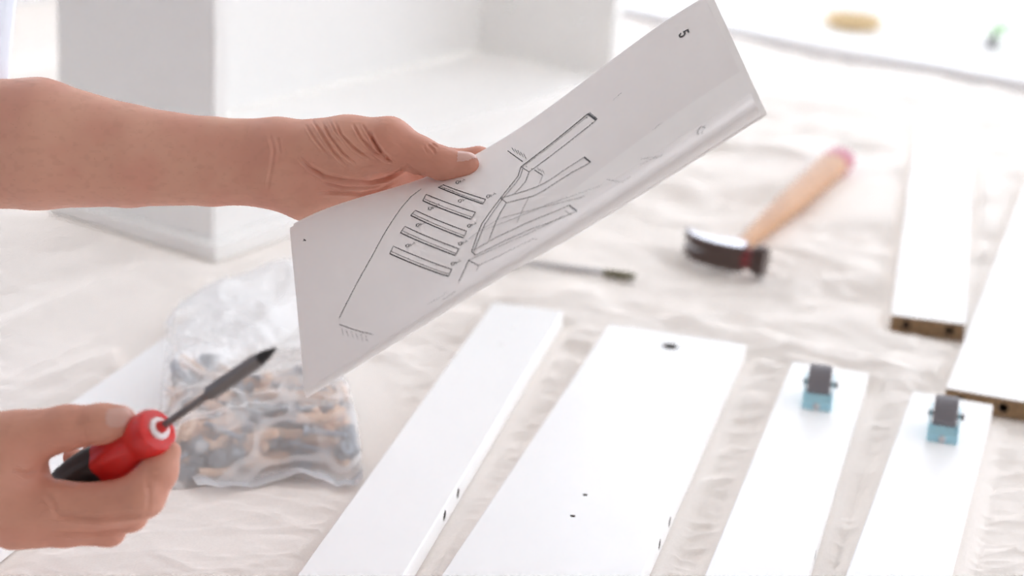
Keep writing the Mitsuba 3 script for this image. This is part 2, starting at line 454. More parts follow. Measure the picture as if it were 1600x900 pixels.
def booklet():
    key = new_thing('instruction_booklet', 'folded white assembly instruction booklet with line drawings held in the left hand', 'booklet')
    vs = np.concatenate([np.linspace(0, .75, 16), np.linspace(.77, 1, 24), 1 + np.linspace(.06, .95, 16)])
    k = put(key + '__front_page', solid_sheet(PAGE.surface(vs), .00012, -1), 'paper', 60)
    for j, (du, dn0, dn1, dw) in enumerate(((.0030, -.0010, -.0016, .0030), (.0058, -.0020, -.0024, .0010), (-.0020, -.0030, -.0030, .0020))):
        rows = []
        lo, hi = (0.0, 1.0) if j < 2 else (0, .99)
        for i in range(0, PAGE.NU, 4):
            eu = PAGE.top[min(i + 1, PAGE.NU - 1)] - PAGE.top[max(i - 1, 0)]
            eu /= np.linalg.norm(eu)
            row = []
            for t in np.linspace(0, 1, 20):
                w = -dw * (1 if j != 1 else .2) + t * (PAGE.W[i] + dw - .0015)
                row.append(PAGE.top[i] + PAGE.ev[i] * w + PAGE.en[i] * (dn0 + (dn1 - dn0) * t ** 2) + eu * du * (1 - .3 * t) * .8)
            rows.append(row)
        put(key + '__inner_page', solid_sheet(A(rows), .00012, -1), 'paper_inner', 60)
    return key


BOOK = booklet()


def ribbon(pts, width):
    """A printed line on the page through (u, v) points."""
    P = []
    for (u0, v0), (u1, v1) in zip(pts[:-1], pts[1:]):
        n = max(2, int(math.hypot((u1 - u0) * .29, (v1 - v0) * .15) / .004))
        P += [(u0 + (u1 - u0) * t, v0 + (v1 - v0) * t) for t in np.arange(n) / n]
    P.append(pts[-1])
    Q = A([PAGE.point(u, v) for u, v in P])
    d = np.gradient(Q, axis=0)
    nrm = A([PAGE.point(u, v, .001) for u, v in P]) - Q
    s = np.cross(d, nrm)
    s *= width / 2 / np.maximum(np.linalg.norm(s, axis=1, keepdims=True), 1e-12)
    return grid_mesh(np.stack([Q - s, Q + s], 1))


def join(parts):
    vs, fs, n = [], [], 0
    for v, f in parts:
        vs.append(v)
        fs.append(A(f) + n)
        n += len(v)
    return np.vstack(vs), np.vstack(fs)


# printed lines: (ink, width in mm, points on the page in thousandths of its length and of its depth)
PRINT = [
    ('ink', 0.65, [(329, 117),(340, 115),(427, 400),(420, 424),(329, 117)]),
    ('ink', 0.35, [(334, 118),(422, 417)]),
    ('ink', 0.9, [(329, 117),(420, 424)]),
    ('ink_light', 0.5, [(341, 146),(342, 154)]),
    ('ink_light', 0.5, [(359, 195),(360, 203)]),
    ('ink_light', 0.5, [(403, 324),(404, 332)]),
    ('ink_light', 0.5, [(417, 368),(419, 376)]),
    ('ink', 0.65, [(292, 171),(301, 132),(401, 455),(390, 490),(292, 171)]),
    ('ink', 0.35, [(296, 162),(393, 479)]),
    ('ink', 0.9, [(292, 171),(390, 490)]),
    ('ink_light', 0.5, [(306, 199),(307, 207)]),
    ('ink_light', 0.5, [(325, 248),(327, 255)]),
    ('ink_light', 0.5, [(374, 377),(376, 385)]),
    ('ink_light', 0.5, [(390, 422),(392, 430)]),
    ('ink', 0.65, [(263, 246),(274, 221),(377, 561),(368, 595),(263, 246)]),
    ('ink', 0.35, [(268, 241),(371, 585)]),
    ('ink', 0.9, [(263, 246),(368, 595)]),
    ('ink_light', 0.5, [(277, 278),(278, 285)]),
    ('ink_light', 0.5, [(297, 332),(299, 339)]),
    ('ink_light', 0.5, [(349, 475),(350, 483)]),
    ('ink_light', 0.5, [(365, 525),(367, 533)]),
    ('ink', 0.65, [(237, 342),(248, 309),(355, 653),(347, 689),(237, 342)]),
    ('ink', 0.35, [(242, 334),(349, 678)]),
    ('ink', 0.9, [(237, 342),(347, 689)]),
    ('ink_light', 0.5, [(252, 374),(253, 381)]),
    ('ink_light', 0.5, [(273, 427),(275, 434)]),
    ('ink_light', 0.5, [(326, 570),(328, 577)]),
    ('ink_light', 0.5, [(344, 618),(345, 626)]),
    ('ink', 0.65, [(210, 457),(219, 416),(335, 767),(327, 806),(210, 457)]),
    ('ink', 0.35, [(214, 447),(329, 794)]),
    ('ink', 0.9, [(210, 457),(327, 806)]),
    ('ink_light', 0.5, [(225, 489),(226, 496)]),
    ('ink_light', 0.5, [(248, 543),(249, 550)]),
    ('ink_light', 0.5, [(304, 682),(306, 689)]),
    ('ink_light', 0.5, [(323, 730),(324, 738)]),
    ('ink', 0.45, [(367, 150),(371, 134),(375, 142),(374, 163),(370, 160),(368, 135)]),
    ('ink', 0.45, [(371, 163),(379, 145),(378, 165)]),
    ('ink', 0.4, [(380, 157),(386, 158)]),
    ('ink', 0.35, [(385, 145),(389, 163)]),
    ('ink', 0.45, [(429, 388),(433, 374),(437, 382),(436, 402),(431, 399),(430, 373)]),
    ('ink', 0.45, [(433, 401),(441, 386),(440, 406)]),
    ('ink', 0.4, [(442, 398),(448, 400)]),
    ('ink', 0.35, [(447, 387),(451, 406)]),
    ('ink', 0.45, [(367, 307),(371, 292),(375, 299),(374, 319),(370, 317),(368, 292)]),
    ('ink', 0.45, [(371, 319),(379, 302),(379, 322)]),
    ('ink', 0.4, [(380, 315),(386, 315)]),
    ('ink', 0.35, [(385, 302),(389, 320)]),
    ('ink', 0.45, [(301, 257),(304, 241),(309, 248),(308, 267),(304, 266),(302, 242)]),
    ('ink', 0.45, [(305, 268),(313, 249),(312, 269)]),
    ('ink', 0.4, [(314, 261),(320, 260)]),
    ('ink', 0.35, [(319, 248),(322, 265)]),
    ('ink', 0.45, [(379, 531),(383, 517),(387, 525),(386, 544),(382, 541),(380, 517)]),
    ('ink', 0.45, [(383, 543),(391, 528),(390, 547)]),
    ('ink', 0.4, [(392, 540),(398, 541)]),
    ('ink', 0.35, [(397, 529),(400, 546)]),
    ('ink', 0.45, [(271, 342),(275, 327),(279, 333),(278, 352),(274, 351),(272, 328)]),
    ('ink', 0.45, [(275, 353),(283, 335),(282, 354)]),
    ('ink', 0.4, [(284, 346),(290, 345)]),
    ('ink', 0.35, [(289, 333),(292, 349)]),
    ('ink', 0.45, [(355, 625),(359, 612),(363, 619),(362, 636),(358, 634),(356, 611)]),
    ('ink', 0.45, [(359, 636),(367, 622),(366, 639)]),
    ('ink', 0.4, [(368, 633),(373, 633)]),
    ('ink', 0.35, [(372, 622),(376, 638)]),
    ('ink', 0.45, [(245, 457),(248, 443),(252, 449),(252, 467),(247, 465),(245, 443)]),
    ('ink', 0.45, [(249, 467),(256, 450),(256, 468)]),
    ('ink', 0.4, [(257, 461),(263, 460)]),
    ('ink', 0.35, [(262, 449),(266, 465)]),
    ('ink', 0.45, [(335, 733),(338, 721),(342, 728),(341, 745),(337, 743),(335, 720)]),
    ('ink', 0.45, [(339, 745),(346, 730),(346, 748)]),
    ('ink', 0.4, [(347, 742),(353, 742)]),
    ('ink', 0.35, [(352, 731),(356, 747)]),
    ('ink', 0.5, [(291, 76),(269, 103),(246, 159),(227, 219),(206, 292),(170, 430),(88, 707)]),
    ('ink', 0.5, [(87, 740),(158, 922)]),
    ('ink_light', 0.35, [(92, 774),(94, 818)]),
    ('ink_light', 0.35, [(101, 797),(104, 842)]),
    ('ink_light', 0.35, [(111, 821),(115, 867)]),
    ('ink_light', 0.35, [(121, 846),(125, 894)]),
    ('ink_light', 0.35, [(132, 872),(135, 922)]),
    ('ink_light', 0.35, [(142, 899),(145, 950)]),
    ('ink', 0.6, [(515, 309),(684, 252),(697, 339),(530, 388),(515, 309)]),
    ('ink', 0.9, [(515, 309),(684, 252)]),
    ('ink', 0.35, [(517, 320),(686, 268)]),
    ('ink', 1.6, [(684, 252),(697, 339)]),
    ('ink', 0.5, [(688, 250),(700, 337)]),
    ('ink', 0.5, [(678, 270),(680, 281)]),
    ('ink', 0.5, [(686, 335),(689, 346)]),
    ('ink', 0.5, [(526, 329),(528, 340)]),
    ('ink', 0.5, [(536, 373),(538, 384)]),
    ('ink', 0.7, [(493, 121),(521, 279)]),
    ('ink', 0.4, [(503, 114),(508, 166)]),
    ('ink', 0.4, [(509, 140),(514, 195)]),
    ('ink', 0.4, [(515, 166),(519, 223)]),
    ('ink', 0.4, [(520, 191),(525, 251)]),
    ('ink', 0.4, [(526, 217),(530, 279)]),
    ('ink', 0.6, [(542, 398),(557, 475)]),
    ('ink_light', 0.4, [(557, 475),(552, 502),(546, 521)]),
    ('ink_light', 0.4, [(550, 394),(552, 432)]),
    ('ink_light', 0.4, [(554, 416),(557, 453)]),
    ('ink_light', 0.4, [(559, 437),(561, 474)]),
    ('ink', 0.6, [(515, 309),(505, 366),(488, 399),(459, 455),(434, 509),(411, 567),(396, 637),(381, 717)]),
    ('ink', 0.45, [(518, 333),(509, 384),(492, 418),(466, 464),(439, 525),(416, 586),(401, 655),(386, 727)]),
    ('ink', 0.5, [(530, 388),(519, 440),(504, 466),(488, 485)]),
    ('ink', 0.5, [(459, 455),(488, 485),(517, 514),(541, 535),(566, 543),(608, 538),(651, 540)]),
    ('ink', 0.5, [(470, 516),(500, 551),(527, 583),(552, 590),(578, 588),(619, 588),(660, 601)]),
    ('ink', 1.2, [(651, 540),(660, 601)]),
    ('ink', 0.5, [(459, 455),(470, 516),(455, 557),(441, 609),(420, 708)]),
    ('ink', 0.45, [(381, 717),(442, 717),(508, 739),(595, 793)]),
    ('ink', 0.45, [(388, 759),(453, 774),(513, 802),(610, 892)]),
    ('ink', 0.8, [(381, 717),(388, 759)]),
    ('ink', 0.9, [(595, 793),(610, 892)]),
    ('ink_light', 0.6, [(585, 820),(597, 896)]),
    ('ink', 0.6, [(372, 768),(392, 854)]),
    ('ink', 0.6, [(372, 768),(359, 835),(349, 900)]),
    ('ink_light', 0.5, [(372, 768),(453, 798),(513, 829),(579, 853)]),
    ('ink_light', 0.5, [(392, 854),(451, 880),(512, 911),(523, 946)]),
    ('ink_light', 0.4, [(380, 621),(415, 604),(449, 600),(531, 682),(628, 794)]),
    ('ink_light', 0.35, [(404, 613),(474, 655),(558, 699),(667, 793)]),
    ('ink_light', 0.4, [(483, 696),(502, 627),(520, 567)]),
    ('ink_light', 0.35, [(392, 854),(388, 901)]),
    ('ink_light', 0.35, [(679, 768),(713, 892),(729, 876)]),
    ('ink_light', 0.35, [(685, 765),(714, 753),(755, 780),(801, 873)]),
    ('ink_light', 0.3, [(752, 824),(780, 839),(796, 876)]),
    ('ink', 0.6, [(879, 902),(879, 850),(887, 834),(896, 854)]),
    ('ink_light', 0.4, [(888, 939),(887, 877),(897, 865)]),
    ('ink_light', 0.3, [(743, 283),(766, 274)]),
    ('ink_light', 0.3, [(798, 654),(820, 643)]),
    ('ink', 0.9, [(29, 122),(33, 140)]),
    ('ink', 0.6, [(27, 132),(32, 130)]),
    ('ink_light', 0.3, [(279, 943),(311, 950),(325, 932)]),
    ('ink_light', 0.3, [(310, 981),(342, 978)]),
]
for ink in ('ink', 'ink_light'):
    k = put(BOOK + '__line_drawing', join([ribbon([(a / 1000, b / 1000) for a, b in pts], .82 * w / 1000) for i, w, pts in PRINT if i == ink]), ink)
    labels[k] = {'label': 'printed black drawing of slats and a frame' if ink == 'ink' else 'printed thin grey lines of the drawing', 'kind': 'stuff'}
five = meshkit.text_mesh('5', .0066, .00001, bold=True)
fv = []
for x, y, z in five.vertices:
    fv.append(PAGE.point(.930 + (y - .0033) / .30, .158 + (x - .0025) / PAGE.W[-6], .0004))
k = put(BOOK + '__page_number', trimesh.Trimesh(A(fv), five.faces, process=False), 'ink')
labels[k] = {'label': 'bold printed page number 5'}


# ------------------------------------------------------------------ the person (skin from rounded cones blended into one surface)
def surface_nets(D, origin, h):
    """The zero surface of a grid of distances, as (vertices, quads)."""
    n0, n1, n2 = D.shape
    ins = D < 0
    c = ins[:-1, :-1, :-1].astype(np.int8)
    for a in (0, 1):
        for b in (0, 1):
            for e in (0, 1):
                if a or b or e:
                    c = c + ins[a:n0 - 1 + a, b:n1 - 1 + b, e:n2 - 1 + e]
    I = A(np.nonzero((c > 0) & (c < 8))).T
    idx = -np.ones(c.shape, np.int64)
    idx[tuple(I.T)] = np.arange(len(I))
    acc, cnt = np.zeros((len(I), 3)), np.zeros(len(I))
    cor = [A(q) for q in np.ndindex(2, 2, 2)]
    for p in cor:
        for ax in range(3):
            if p[ax] == 0:
                q = p.copy()
                q[ax] = 1
                a, b = D[tuple((I + p).T)], D[tuple((I + q).T)]
                x = (a < 0) != (b < 0)
                t = np.where(x, a / np.where(x, a - b, 1), 0)
                acc += np.where(x[:, None], p + t[:, None] * (q - p), 0)
                cnt += x
    V = (I + acc / cnt[:, None]) * h + origin
    F = []
    for ax in range(3):
        o1, o2 = [(1, 2), (2, 0), (0, 1)][ax]
        lo = [slice(1, -1)] * 3
        lo[ax] = slice(0, -1)
        a = ins[tuple(lo)]
        hi = list(lo)
        hi[ax] = slice(1, None)
        b = ins[tuple(hi)]
        for flip, s in ((False, a & ~b), (True, ~a & b)):
            E = A(np.nonzero(s)).T
            off = np.ones(3, int)
            off[ax] = 0
            E = E + off
            d1, d2 = np.eye(3, dtype=int)[o1], np.eye(3, dtype=int)[o2]
            q = np.stack([idx[tuple((E - d1 - d2).T)], idx[tuple((E - d2).T)], idx[tuple(E.T)], idx[tuple((E - d1).T)]], 1)
            F.append(q[:, ::-1] if flip else q)
    return V, np.vstack(F)


def cone_d(P, a, b, ra, rb):
    ab = b - a
    t = np.clip(((P - a) @ ab) / max(ab @ ab, 1e-12), 0, 1)
    return np.linalg.norm(P - a - t[:, None] * ab, axis=1) - (ra + (rb - ra) * t)


def smin(a, b, k):
    h = np.clip(.5 + .5 * (b - a) / k, 0, 1)
    return b * (1 - h) + a * h - k * h * (1 - h)


def skin_mesh(chains, d0, h, pad=.012, smooth=6):
    """chains: (blend in metres, [(x, y, depth offset in mm, radius in photo pixels), ...]) at depth d0."""
    seg, pts = [], []
    for k, ch in chains:
        q = [(at(x, y, d0 + dz / 1000), r * d0 / FPX) for x, y, dz, r in ch]
        seg.append((k, q))
        pts += [p - r for p, r in q] + [p + r for p, r in q]
    lo, hi = np.min(pts, 0) - pad, np.max(pts, 0) + pad
    n = np.ceil((hi - lo) / h).astype(int) + 1
    ax = [lo[i] + np.arange(n[i]) * h for i in range(3)]
    D = np.full(tuple(n), .05)
    for k, q in seg:
        C = np.full(tuple(n), .05)
        for (a, ra), (b, rb_) in zip(q[:-1], q[1:]):
            l, u = np.minimum(a - ra, b - rb_) - .03, np.maximum(a + ra, b + rb_) + .03
            s = tuple(slice(max(0, int((l[i] - lo[i]) / h)), min(n[i], int((u[i] - lo[i]) / h) + 2)) for i in range(3))
            G = np.stack(np.meshgrid(*[ax[i][s[i]] for i in range(3)], indexing='ij'), -1)
            d = cone_d(G.reshape(-1, 3), a, b, ra, rb_).reshape(G.shape[:3])
            C[s] = np.minimum(C[s], d) if k < .003 else smin(C[s], d, .004)
        D = smin(D, C, k)
    V, F = surface_nets(D, lo, h)
    m = trimesh.Trimesh(V, np.vstack([F[:, [0, 1, 2]], F[:, [0, 2, 3]]]), process=False)
    trimesh.smoothing.filter_taubin(m, .5, .53, iterations=smooth)
    return m


def pixels(V):
    d = (V - EYE) @ FW
    return np.stack([800 + FPX * ((V - EYE) @ RT) / d, 450 - FPX * ((V - EYE) @ UP) / d, d], -1)


def crease(m, lines, d_ref):
    """Presses skin folds into the surface: (points in the photo, depth in mm, half width in mm) found on the side that faces the viewer."""
    V, N = A(m.vertices).copy(), A(m.vertex_normals)
    px = pixels(V)
    front = (N * (EYE - V)).sum(1) > 0
    disp = np.zeros(len(V))
    mm = FPX / d_ref / 1000
    for pts, depth, hw in lines:
        P = A(pts, float)
        best, end = np.full(len(V), 1e9), np.zeros(len(V))
        s = np.concatenate([[0], np.cumsum(np.linalg.norm(np.diff(P, axis=0), axis=1))])
        for i in range(len(P) - 1):
            ab = P[i + 1] - P[i]
            t = np.clip(((px[:, :2] - P[i]) @ ab) / (ab @ ab), 0, 1)
            d = np.linalg.norm(px[:, :2] - P[i] - t[:, None] * ab, axis=1)
            u = (s[i] + t * (s[i + 1] - s[i])) / s[-1]
            end = np.where(d < best, u, end)
            best = np.minimum(best, d)
        q = best / mm / (hw * .78)
        fade = np.clip(np.minimum(end, 1 - end) * 5 + .15, 0, 1)
        disp += 1.7 * fade * depth / 1000 * (-np.exp(-q ** 2) + .35 * np.exp(-((q - 2.1) / .9) ** 2))
    disp *= front
    m.vertices = V + N * disp[:, None]
    return m


LH = 1.225
left_chains = [
    (.014, [(-110, 205, 0, 80), (60, 205, 0, 82), (200, 226, 0, 62), (330, 230, 2, 46), (430, 231, 2, 45)]),
    (.014, [(-110, 245, 0, 80), (60, 245, 0, 82), (200, 263, 0, 60), (330, 275, 0, 46), (430, 276, 0, 46)]),
    (.010, [(440, 242, 0, 52), (545, 234, -8, 53), (606, 225, -15, 41)]),
    (.010, [(430, 274, 0, 46), (478, 299, 5, 45), (560, 300, 14, 40), (650, 292, 22, 30)]),
    (.012, [(450, 258, 6, 46), (600, 265, 16, 38)]),
    (.0045, [(608, 225, -15, 40), (655, 242, -20, 28), (690, 255, -23, 24.5), (729, 258, -23, 19.5)]),
    (.003, [(640, 280, 20, 25), (698, 254, 17, 22), (748, 249, 15, 19), (800, 262, 14, 17)]),
    (.003, [(640, 298, 24, 25), (725, 300, 22, 21), (795, 312, 20, 18)]),
    (.003, [(620, 312, 26, 24), (705, 332, 24, 20), (770, 350, 22, 17)]),
    (.003, [(590, 318, 24, 22), (655, 352, 22, 18), (705, 375, 20, 15)]),
    (.016, [(-110, 225, 0, 85), (-130, 120, 12, 92), (-150, 0, 22, 96)]),
]
left_creases = [
    ([(469, 248), (484, 263), (507, 276), (543, 283), (579, 285), (604, 279), (625, 268), (634, 258)], 1.5, 1.3),
    ([(576, 207), (587, 227), (597, 242), (610, 251)], 1.6, 1.1), ([(584, 237), (600, 249), (612, 253)], 1.4, 1.0),
    ([(487, 186), (502, 209), (520, 237), (538, 258)], .75, .9), ([(502, 188), (515, 214), (535, 240), (553, 255)], .75, .9),
    ([(523, 190), (533, 212), (553, 232), (576, 249)], .8, .9), ([(551, 194), (564, 217), (583, 237)], .75, .9),
    ([(477, 194), (492, 219), (512, 243)], .55, .9), ([(513, 186), (524, 206), (540, 226)], .45, .7), ([(566, 194), (578, 215)], .5, .8),
    ([(495, 301), (528, 301), (564, 303), (594, 296), (617, 283)], .9, 1.1), ([(500, 284), (535, 292), (580, 292), (606, 287)], .7, .9),
    ([(668, 226), (676, 233), (680, 241)], .55, .8), ([(674, 223), (684, 231)], .45, .7), ([(662, 229), (668, 240)], .35, .7),
    ([(420, 205), (427, 235), (424, 262), (416, 300)], .35, 1.2), ([(434, 214), (437, 240)], .3, 1.0), ([(640, 262), (655, 272), (664, 280)], .6, .9),
]
RH = 1.08
right_chains = [
    (.014, [(-470, 760, 20, 120), (-250, 770, 10, 105), (-60, 765, 0, 84)]),
    (.012, [(-80, 740, 0, 80), (5, 728, 0, 68)]),
    (.012, [(-80, 780, 0, 75), (40, 790, 0, 52)]),
    (.007, [(-60, 705, -4, 62), (28, 688, -6, 46), (105, 668, -10, 34), (160, 662, -12, 30), (187, 660, -12, 27)]),
    (.006, [(36, 792, -5, 42), (88, 788, -8, 36), (165, 787, -14, 32), (222, 774, -19, 35), (250, 736, -18, 27), (266, 706, -16, 17)]),
    (.005, [(40, 812, 2, 38), (120, 809, -2, 31), (203, 803, -4, 27), (205, 772, 16, 20), (165, 735, 34, 18), (112, 715, 40, 15)]),
    (.005, [(20, 826, 6, 34), (100, 828, 4, 26), (170, 828, 4, 25), (185, 792, 24, 19), (160, 735, 46, 16), (143, 700, 46, 13)]),
]
right_creases = [
    ([(126, 645), (130, 665), (136, 690)], .5, 1.0), ([(118, 650), (122, 672)], .4, .9), ([(134, 648), (139, 672)], .4, .9),
    ([(70, 770), (84, 790), (90, 812)], .6, 1.6), ([(228, 750), (234, 775), (230, 800)], .5, 1.2), ([(20, 735), (42, 742), (56, 735)], 1.0, 1.6),
    ([(80, 806), (130, 811), (175, 811), (225, 803)], 1.3, 1.6), ([(80, 832), (130, 834), (165, 832), (200, 828)], 1.0, 1.4),
]


def finer(m, x0, x1, y0, y1):
    """Splits the triangles that face the viewer within a part of the photo, for the skin folds."""
    px = pixels(A(m.triangles_center))
    front = (A(m.face_normals) * (EYE - A(m.triangles_center))).sum(1) > 0
    idx = np.nonzero((px[:, 0] > x0) & (px[:, 0] < x1) & (px[:, 1] > y0) & (px[:, 1] < y1) & front)[0]
    v, f = trimesh.remesh.subdivide(A(m.vertices), A(m.faces), face_index=idx)
    return trimesh.Trimesh(v, f, process=False)


left_hand = crease(finer(skin_mesh(left_chains, LH, .0015), 405, 715, 170, 335), left_creases, LH)
right_hand = crease(skin_mesh(right_chains, RH, .0017), right_creases, RH)


def nail(m, tip, back, half_w, lift=.0005):
    """A nail grown from the skin's own surface between two photo points (fingertip side, cuticle side)."""
    px = pixels(A(m.vertices))
    c, d = (A(tip, float) + A(back, float)) / 2, A(tip, float) - A(back, float)
    L = np.linalg.norm(d)
    d /= L
    q = px[:, :2] - c
    u, w = q @ d / (L / 2), (q @ A([-d[1], d[0]])) / half_w
    front = (A(m.vertex_normals) * (EYE - A(m.vertices))).sum(1) > 0
    e = np.abs(u) ** 3 + np.abs(w) ** 3
    ok = (e < 1) & front
    f = m.faces[ok[m.faces].all(1)]
    used = np.unique(f)
    re = -np.ones(len(m.vertices), int)
    re[used] = np.arange(len(used))
    v = A(m.vertices)[used] + A(m.vertex_normals)[used] * (lift * np.sqrt(np.clip(1 - e[used] * .8, 0, 1)))[:, None]
    q = trimesh.Trimesh(v, re[f], process=False)
    return max(q.split(only_watertight=False), key=lambda p: len(p.faces))


def limbs(chains, h):
    """Out-of-frame body and clothes: chains of (point, radius) in metres."""
    parts = []
    for ch in chains:
        for (a, ra), (b, rb_) in zip(ch[:-1], ch[1:]):
            parts.append(m3.Manifold.batch_hull([m3.Manifold.sphere(ra, 24).translate(list(map(float, a))), m3.Manifold.sphere(rb_, 24).translate(list(map(float, b)))]))
    q = parts[0]
    for p in parts[1:]:
        q = q + p
    q = tm(q.refine_to_length(h))
    q.merge_vertices()
    trimesh.smoothing.filter_taubin(q, .5, .53, iterations=12)
    return q


EL, SL = at(-112, 160, 1.235), A([-.50, 1.26, .54])
ER, SR = at(-470, 760, 1.10), A([-.66, .90, .54])
NECK, PEL = A([-.66, 1.08, .60]), A([-1.00, 1.06, .145])
person = new_thing('person', 'person in a pale shirt holding the booklet and the red screwdriver', 'person')
core = limbs([[(PEL, .12), (NECK - [.08, 0, .12], .11), (NECK, .055), (NECK + [.05, 0, .10], .05)], [(NECK + [.05, 0, .14], .078), (NECK + [.065, 0, .19], .082)],
              [(NECK - [.02, 0, .06], .07), (SL, .05), (EL, .036)], [(NECK - [.02, 0, .06], .07), (SR, .05), (ER, .036)], [(NECK + [.14, 0, .145], .014), (NECK + [.155, 0, .125], .012)]], .012)
body_v, body_f, off = [], [], 0
for q in (left_hand, right_hand, core):
    body_v.append(A(q.vertices))
    body_f.append(A(q.faces) + off)
    off += len(q.vertices)
put(person + '__body', trimesh.Trimesh(np.vstack(body_v), np.vstack(body_f), process=False), 'skin', True)
k = put(person + '__thumbnail', nail(left_hand, (751, 241), (704, 246), 8.5), 'nail', True)
labels[k] = {'label': 'thumbnail on the booklet'}
k = put(person + '__thumbnail', nail(right_hand, (208, 652), (163, 654), 16, .0009), 'nail', True)
labels[k] = {'label': 'thumbnail on the screwdriver handle'}
put(person + '__shirt', limbs([[(PEL + [0, 0, .05], .15), (NECK - [.07, 0, .13], .13)], [(NECK - [.04, 0, .06], .10), (SL, .075), (at(-98, 100, 1.238), .046)], [(SL, .075), (at(-85, -80, 1.245), .048), (at(-100, 105, 1.238), .046)], [(NECK - [.04, 0, .06], .10), (SR, .075), (ER + [-.02, 0, .02], .055)]], .012), 'shirt', True)
put(person + '__trousers', limbs([[(PEL + [0, .08, .02], .12), (A([-.70, 1.36, .10]), .075), (A([-.86, 1.06, .075]), .055)], [(PEL + [0, -.08, .02], .12), (A([-.70, .78, .10]), .075), (A([-.80, 1.00, .075]), .055)]], .015), 'denim', True)
put(person + '__hair', limbs([[(NECK + [.035, 0, .21], .086), (NECK + [-.02, 0, .12], .07), (NECK + [-.04, 0, .04], .05)]], .012), 'hair', True)


# ------------------------------------------------------------------ screwdriver in the right hand
def screwdriver():
    key = new_thing('screwdriver', 'screwdriver with red and black handle held in the lower hand', 'screwdriver')
    tip, col = at(430, 545, 1.000), at(248, 670, 1.058)
    ax = (tip - col) / np.linalg.norm(tip - col)
    L = np.linalg.norm(tip - col)

    def tri_lobe(profile, seg=48, lobes=6, amp=.06):
        m = lathe(profile, seg)
        v = A(m.vertices)
        th = np.arctan2(v[:, 1], v[:, 0])
        w = np.clip((v[:, 2] + .012) / -.02, 0, 1)
        s = 1 + amp * w * np.cos(lobes * th)
        v[:, :2] *= s[:, None]
        return trimesh.Trimesh(v, m.faces, process=False)
    put(key + '__handle', along(tri_lobe([(0, 0), (.0095, 0), (.0122, -.0012), (.0136, -.0045), (.0136, -.010), (.0118, -.0155), (.0112, -.019), (.0125, -.024), (.0134, -.032), (.0132, -.042), (.0130, -.050), (0, -.050)]), col, col + ax), 'red_plastic', 40)
    k = put(key + '__grip', along(tri_lobe([(0, -.0485), (.0133, -.0485), (.0145, -.058), (.0148, -.070), (.0142, -.082), (.0125, -.092), (.008, -.098), (0, -.099)]), col, col + ax), 'black_rubber', 40)
    labels[k] = {'label': 'black rubber grip'}
    k = put(key + '__collar', along(lathe([(.0030, -.001), (.0066, -.001), (.0066, .0010), (.0060, .0020), (.0036, .0020), (.0030, .001)]), col, col + ax), 'collar_white', 40)
    labels[k] = {'label': 'white ring'}
    put(key + '__bushing', along(lathe([(0, -.001), (.0034, -.001), (.0034, .004), (.0026, .006), (0, .006)]), col, col + ax), 'red_plastic', 40)
    k = put(key + '__shaft', along(trimesh.util.concatenate([lathe([(0, 0), (.0021, 0), (.0021, L * .44), (0, L * .44)], 20), lathe([(0, L * .42), (.0021, L * .42), (.0043, L * .46), (.0043, L * .85), (.0036, L * .885), (0, L * .885)], 6)]), col, col + ax), 'steel_dark', 25)
    labels[k] = {'label': 'grey steel shaft with a thicker hexagonal front'}
    v = lathe([(0, L * .88), (.0033, L * .88), (.0030, L * .92), (.0017, L * .965), (.0010, L), (0, L)], 16)
    k = put(key + '__tip', along(v, col, col + ax), 'tip_black', 40)
    labels[k] = {'label': 'black cross tip'}


screwdriver()


# ------------------------------------------------------------------ casters on two of the boards
def caster(label, px, py, turn, bm):
    key = new_thing('caster', label, 'caster')
    p = gz(px, py, TH)
    d = bm[:3, 0]
    c, s = math.cos(math.radians(turn)), math.sin(math.radians(turn))
    d = A([d[0] * c - d[1] * s, d[0] * s + d[1] * c, 0])
    m = frame(p, -d)                              # x away from the viewer, y to the left, z up
    hx, hz, R, hw = .0190, .0152, .0146, .0088
    wheel = lathe([(0, -hw), (R - .0012, -hw), (R, -hw + .0012), (R, hw - .0012), (R - .0012, hw), (0, hw)], 48)
    put(key + '__wheel', xf(along(wheel, [hx, 0, hz], [hx, 1, hz]), m), 'wheel_grey', 40)
    front = m3.CrossSection([[(0, 0), (.0062, 0), (.0062, .0112), (.0046, .0112), (0, .0062)]]).extrude(.0225).rotate([90, 0, 0]).translate([0, .01125, 0])
    lip = rbox(.0030, .0225, .0016, .0006).translate([.0055, 0, .0107])
    base = rbox(.034, .0225, .0014, .0005).translate([.017, 0, .0007])
    plates = []
    for y in (-1, 1):
        pl = m3.CrossSection([[(.001, .0), (.033, .0), (.033, .004), (hx + .006, hz + .006), (hx - .006, hz + .006), (.001, .0105)]]).extrude(.0014)
        pl = pl.rotate([90, 0, 0]).translate([0, y * .0105 + .0007, 0])
        plates.append(pl)
    k = put(key + '__bracket', xf(tm(front + lip + base + plates[0] + plates[1]), m), 'zinc_blue', 25)
    labels[k] = {'label': 'bluish zinc bracket'}
    k = put(key + '__axle', xf(along(lathe([(0, -.0142), (.0024, -.0142), (.0027, -.0136), (.0027, -.0122), (.0016, -.0120), (.0016, .0114), (.0026, .0116), (.0022, .0124), (0, .0126)], 20), [hx, 0, hz], [hx, 1, hz]), m), 'steel_dark', 35)
    k = put(key + '__screw', xf(along(lathe([(0, -.0005), (.0028, -.0005), (.0028, .0008), (.0020, .0016), (0, .0018)], 20), [0, 0, .0032], [-1, 0, .0032]), m), 'steel', 35)


caster('small grey caster on the narrow board right beside the wide board', 1275, 641, 4, B3[1])
caster('small grey caster on the board nearest the right edge of the photo', 1471, 692, 4, B4[1])


